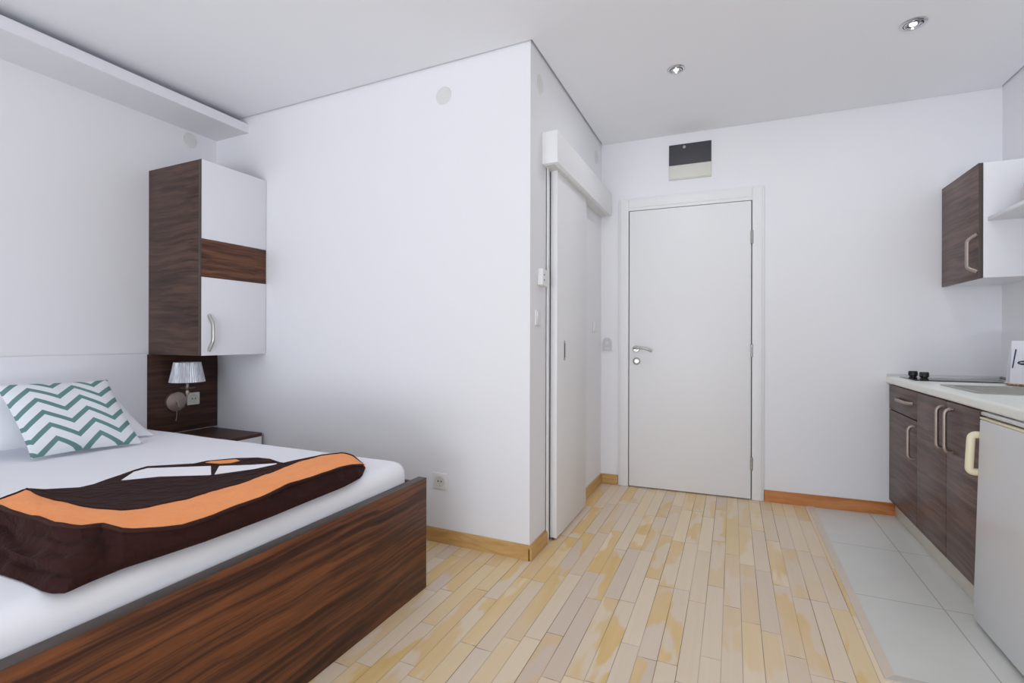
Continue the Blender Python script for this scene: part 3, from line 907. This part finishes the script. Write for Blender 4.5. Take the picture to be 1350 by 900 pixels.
obj('handle', bow_v(3.212, 0.445, 0.616), M['nickel'], d1)
bd = thing('base_cabinet', 'grey-brown kitchen base unit with two doors, next to the fridge', 'cabinet', (1.14, 2.83, 0))
cc_ = box(CX + 0.0195, RX - 0.004, 2.472, 2.489, 0.10, 0.806, 0.001)
bx(cc_, CX + 0.0195, RX - 0.004, 3.157, 3.174, 0.10, 0.806, 0.001)
bx(cc_, CX + 0.0195, RX - 0.004, 2.489, 3.157, 0.10, 0.117, 0.001)
bx(cc_, RX - 0.012, RX - 0.004, 2.489, 3.157, 0.117, 0.806, 0.001)
bx(cc_, CX + 0.0195, CX + 0.0375, 2.489, 3.157, 0.72, 0.806, 0.001)
obj('carcass', cc_, KW, bd)
for ya, yb, hy in ((2.796, 3.174, 2.815), (2.472, 2.790, 2.722)):
    dd = obj('door', box(CX, CX + 0.018, ya, yb, 0.098, 0.800, 0.0015), KW, bd)
    obj('handle', bow_v(hy, 0.583, 0.772), M['nickel'], dd)
tag(obj('plinth_board', box(0.902, 0.918, 2.44, 3.672, 0.0, 0.0995, 0.001), M['plinth'], origin=(0.91, 3.0, 0)),
    'pale beige plinth board under the kitchen base units', 'plinth')

# worktop with a sink cut-out
T0, T1, TF = 0.8075, 0.850, 0.858
HX0, HX1, HY0, HY1 = 0.958, 1.322, 2.690, 3.052
wt = thing('worktop', 'long pale laminate kitchen worktop along the right wall', 'worktop', (1.13, 2.7, T0))
def wprof(y0, y1, bm):
    pts = [(RX - 0.001, T0)]
    pts += [(TF + 0.012 - 0.012 * math.sin(a), T0 + 0.012 - 0.012 * math.cos(a)) for a in [math.pi / 2 * k / 5 for k in range(6)]]
    pts += [(TF + 0.012 - 0.012 * math.cos(a), T1 - 0.012 + 0.012 * math.sin(a)) for a in [math.pi / 2 * k / 5 for k in range(6)]]
    pts += [(RX - 0.001, T1)]
    prism(bm, [(x, y0, z) for x, z in pts], (0, y1 - y0, 0))
wb = bmesh.new()
wprof(1.85, HY0, wb)
wprof(HY1, 3.676, wb)
pts = [(HX0, T0)] + [(TF + 0.012 - 0.012 * math.sin(a), T0 + 0.012 - 0.012 * math.cos(a)) for a in [math.pi / 2 * k / 5 for k in range(6)]] + [(TF + 0.012 - 0.012 * math.cos(a), T1 - 0.012 + 0.012 * math.sin(a)) for a in [math.pi / 2 * k / 5 for k in range(6)]] + [(HX0, T1)]
prism(wb, [(x, HY0, z) for x, z in pts], (0, HY1 - HY0, 0))
bx(wb, HX1, RX - 0.001, HY0, HY1, T0, T1)
obj('board', wb, M['counter'], wt)
ws = bmesh.new()
prism(ws, [(0.862, 3.6765, T1), (RX - 0.002, 3.702, T1), (RX - 0.002, 3.684, T1), (0.862, 3.660, T1)], (0, 0, 0.014))
obj('wall_strip', ws, plain('pale_metal_strip', lin(206, 207, 208), 0.5, 0.0, var=0.02), wt, label='metal sealing strip along the far wall')
ws = box(RX - 0.018, RX - 0.002, 1.86, 3.684, T1, T1 + 0.014, 0.003)
obj('wall_strip', ws, M['steel'], wt)

hb = thing('hob', 'black glass hob with two knobs set in the worktop by the far wall', 'hob', (1.12, 3.46, T1))
obj('glass_plate', box(0.905, 1.335, 3.330, 3.595, T1 + 0.0002, T1 + 0.0042, 0.001), M['glass'], hb)
for kx, ky in ((0.932, 3.462), (0.957, 3.372)):
    kb = bmesh.new()
    lathe(kb, [(0.0195, 0.0), (0.0195, 0.005), (0.016, 0.008), (0.016, 0.013), (0.0215, 0.018), (0.0215, 0.036), (0.019, 0.040), (0.0, 0.040)], (kx, ky, T1 + 0.0042), seg=28)
    bx(kb, kx - 0.019, kx + 0.019, ky - 0.004, ky + 0.004, T1 + 0.0435, T1 + 0.047, 0.001)
    obj('knob', kb, M['black'], hb)
for cx_, cy_, r_ in ((1.05, 3.48, 0.075), (1.23, 3.46, 0.09)):
    rb_ = bmesh.new()
    lathe(rb_, [(r_, 0.0), (r_, 0.0002), (r_ - 0.003, 0.0002), (r_ - 0.003, 0.0)], (cx_, cy_, T1 + 0.0041), seg=48, cap=False)
    obj('cooking_zone', rb_, M['glass'], hb)

sk = thing('sink', 'square stainless steel sink set in the pale worktop', 'sink', (1.13, 2.87, T1))
sm = bmesh.new()
def rrect(x0, x1, y0, y1, z, r, n=6):
    out = []
    for cx_, cy_, a0 in ((x1 - r, y1 - r, 0), (x0 + r, y1 - r, 90), (x0 + r, y0 + r, 180), (x1 - r, y0 + r, 270)):
        for k in range(n + 1):
            a = R(a0 + 90 * k / n)
            out.append(Vector((cx_ + r * math.cos(a), cy_ + r * math.sin(a), z)))
    return out
loops = [rrect(0.932, 1.348, 2.655, 3.078, T1 + 0.0005, 0.022), rrect(0.932, 1.348, 2.655, 3.078, T1 + 0.004, 0.022),
         rrect(0.966, 1.314, 2.698, 3.044, T1 + 0.003, 0.045), rrect(0.970, 1.310, 2.702, 3.040, T1 - 0.006, 0.045), rrect(0.985, 1.295, 2.717, 3.025, T1 - 0.135, 0.05), rrect(1.02, 1.26, 2.75, 2.99, T1 - 0.15, 0.05)]
lv = [[sm.verts.new(p) for p in lp] for lp in loops]
for a, b in zip(lv, lv[1:]):
    for k in range(len(a)):
        sm.faces.new((a[k], a[(k + 1) % len(a)], b[(k + 1) % len(a)], b[k]))
sm.faces.new(lv[-1])
bmesh.ops.recalc_face_normals(sm, faces=sm.faces)
obj('basin', sm, M['sinksteel'], sk)
dn = bmesh.new()
lathe(dn, [(0.040, 0.0), (0.040, 0.002), (0.030, 0.003), (0.012, 0.001), (0.0, 0.001)], (1.14, 2.87, T1 - 0.15), seg=28)
obj('drain', dn, M['chrome'], sk)

# plate and card on the worktop
pt = thing('plate', 'pale round plate with a reddish woven rim on the worktop beside the sink', 'plate', (1.308, 3.202, T1 + 0.0003))
pb = bmesh.new()
lathe(pb, [(0.0, 0.004), (0.050, 0.0045), (0.066, 0.0045), (0.080, 0.012), (0.0805, 0.0145), (0.060, 0.012), (0.048, 0.010), (0.0, 0.010)], (1.308, 3.202, T1 + 0.0003), seg=48)
obj('dish', pb, plain('pale_ceramic', lin(222, 214, 200), 0.35, var=0.02), pt)
def woven():
    t = NT('red_brown_weave')
    ck = t.n('ShaderNodeTexNoise'); t.l(t.mapped((1, 1, 1)), ck.inputs['Vector']); ck.inputs['Scale'].default_value = 120
    t.l(t.ramp(ck.outputs[0], [(0.42, lin(196, 172, 152)), (0.52, lin(150, 98, 74))]), t.b.inputs['Base Color'])
    t.b.inputs['Roughness'].default_value = 0.7
    return t.m
rb2 = bmesh.new()
lathe(rb2, [(0.0, 0.0), (0.066, 0.0), (0.078, 0.006), (0.0785, 0.0108), (0.066, 0.0044), (0.0, 0.0038)], (1.308, 3.202, T1 + 0.0003), seg=48)
obj('woven_rim', rb2, woven(), pt)
cdz = T1 + 0.0155
card = thing('tent_card', 'white folded card with a dark stroke and oval mark standing on the plate', 'card', (1.31, 3.20, T1 + 0.0108))
cbm = bmesh.new()
LE, TE, RE, CB, Y0_ = 1.236, 1.2505, 1.372, T1 + 0.0112, 3.182
prism(cbm, [(LE, Y0_, CB), (RE, Y0_, CB), (RE, Y0_ + 0.018, 1.070), (TE, Y0_ + 0.018, 1.070)], (0, 0.002, 0))
prism(cbm, [(LE, Y0_ + 0.040, CB), (RE, Y0_ + 0.040, CB), (RE, Y0_ + 0.0205, 1.070), (TE, Y0_ + 0.0205, 1.070)], (0, 0.002, 0))
obj('folded_sheet', cbm, plain('white_card', lin(232, 233, 240), 0.6, var=0.005), card)
def on_card(x, z, d=0.0015):
    return Vector((x, Y0_ + 0.018 * (z - CB) / (1.070 - CB) - d, z))
ink = plain('dark_ink', lin(52, 56, 74), 0.6, var=0.02)
kb = bmesh.new()
prism(kb, [on_card(1.2455, 0.936), on_card(1.2505, 0.938), on_card(1.2665, 1.027), on_card(1.262, 1.031)], (0, 0.001, 0))
obj('printed_stroke', kb, ink, card)
kb = bmesh.new()
ov = []
for k in range(24):
    a = 2 * math.pi * k / 24
    ov.append(on_card(1.293 + 0.026 * math.cos(a), 0.963 + 0.011 * math.sin(a)))
prism(kb, ov, (0, 0.001, 0))
om = obj('printed_oval', kb, ink, card)
kb = bmesh.new()
prism(kb, [on_card(1.274, 0.962, 0.002), on_card(1.312, 0.962, 0.002), on_card(1.312, 0.966, 0.002), on_card(1.278, 0.966, 0.002)], (0, 0.001, 0))
obj('oval_line', kb, M['disc'], om)  # pale grey line printed across the oval

# ------------------------------------------------------------------ fridge
fr = thing('fridge', 'small white fridge with cream handle under the worktop', 'fridge', (1.12, 2.14, 0))
obj('body', box(0.895, RX - 0.02, 1.868, 2.412, 0.03, 0.800, 0.006), M['fridge'], fr)
for xa in (0.93, 1.33):
    for ya in (1.90, 2.36):
        fb_ = bmesh.new()
        lathe(fb_, [(0.018, 0.0), (0.018, 0.02), (0.012, 0.022), (0.012, 0.032)], (xa, ya, 0.0), seg=16)
        obj('foot', fb_, M['black'], fr)
obj('gasket', box(0.884, 0.896, 1.876, 2.404, 0.05, 0.775, 0.002), M['rim'], fr)
TILT = Matrix.Translation((0.852, 0, 0.80)) @ Matrix.Rotation(R(1.45), 4, 'Y') @ Matrix.Translation((-0.852, 0, -0.80))
def tilt(b):
    b.transform(TILT); return b
fdoor = obj('door', tilt(box(0.852, 0.884, 1.868, 2.412, 0.018, 0.776, 0.005, 3)), M['fridge'], fr)
obj('door_cap', tilt(box(0.852, 0.884, 1.868, 2.412, 0.777, 0.785, 0.002)), M['cream'], fdoor, label='thin cream strip on the door top')
obj('top_panel', box(0.855, 0.897, 1.868, 2.412, 0.791, 0.8045, 0.003), M['fridge'], fr)
hb_ = bmesh.new()
tube(hb_, rounded([(0.870, 2.423, 0.713), (0.833, 2.423, 0.713), (0.830, 2.423, 0.571), (0.866, 2.423, 0.571)], 0.018), 0.0100, 16, rb=0.0135)
obj('handle', tilt(hb_), M['cream'], fdoor, label='cream plastic loop handle')

# ------------------------------------------------------------------ kitchen wall cabinet and shelf
WX, WY, W0, W1 = 1.127, 3.211, 1.388, 1.966
kc = thing('kitchen_wall_cabinet', 'white kitchen wall cabinet with a brown door high on the right wall', 'cabinet', (1.27, 3.45, W0))
kb = box(WX + 0.019, RX - 0.001, WY, WY + 0.018, W0, W1, 0.0008)
bx(kb, WX + 0.019, RX - 0.001, 3.666, 3.684, W0, W1, 0.0008)
bx(kb, WX + 0.019, RX - 0.001, WY + 0.018, 3.666, W0, W0 + 0.018)
bx(kb, WX + 0.019, RX - 0.001, WY + 0.018, 3.666, W1 - 0.018, W1)
bx(kb, RX - 0.008, RX - 0.001, WY + 0.018, 3.666, W0 + 0.018, W1 - 0.018)
obj('carcass', kb, M['lacquer'], kc)
kd = obj('door', box(WX, WX + 0.018, WY, 3.684, W0 - 0.002, W1 + 0.001, 0.001), KW, kc, label='grey-brown door')
obj('edge_band', box(WX + 0.0003, WX + 0.0177, WY - 0.0012, WY + 0.0004, W0 - 0.001, W1, 0.0003), M['rim'], kd)
hv = bmesh.new()
tube(hv, rounded([(WX, 3.222, 1.612), (WX - 0.030, 3.255, 1.585), (WX - 0.030, 3.255, 1.445), (WX, 3.222, 1.420)], 0.014), 0.0055, 12, rb=0.009)
obj('handle', hv, M['nickel'], kd)
tag(obj('wall_shelf', box(1.162, RX - 0.001, 2.35, WY - 0.001, 1.672, 1.690, 0.001), M['lacquer'], origin=(1.28, 2.78, 1.672)),
    'white open shelf beside the brown-doored kitchen wall cabinet', 'shelf')
jr = thing('lidded_jar', 'pale pinkish jar with a dark wire handle on the white wall shelf', 'jar', (1.313, 3.10, 1.690))
jb = bmesh.new()
lathe(jb, [(0.0, 0.0), (0.058, 0.0), (0.062, 0.008), (0.062, 0.085), (0.064, 0.092), (0.064, 0.108), (0.058, 0.112), (0.058, 0.126), (0.052, 0.134), (0.0, 0.136)], (1.313, 3.10, 1.690), seg=40)
obj('body', jb, plain('pale_pink_ceramic', lin(206, 192, 192), 0.35, var=0.06, scale=40), jr)
jh = bmesh.new()
tube(jh, [(1.313 + 0.058 * math.cos(a), 3.10 - 0.008, 1.818 + 0.038 * math.sin(a)) for a in [math.pi * k / 20 for k in range(21)]], 0.0035, 8)
obj('handle', jh, M['black'], jr)
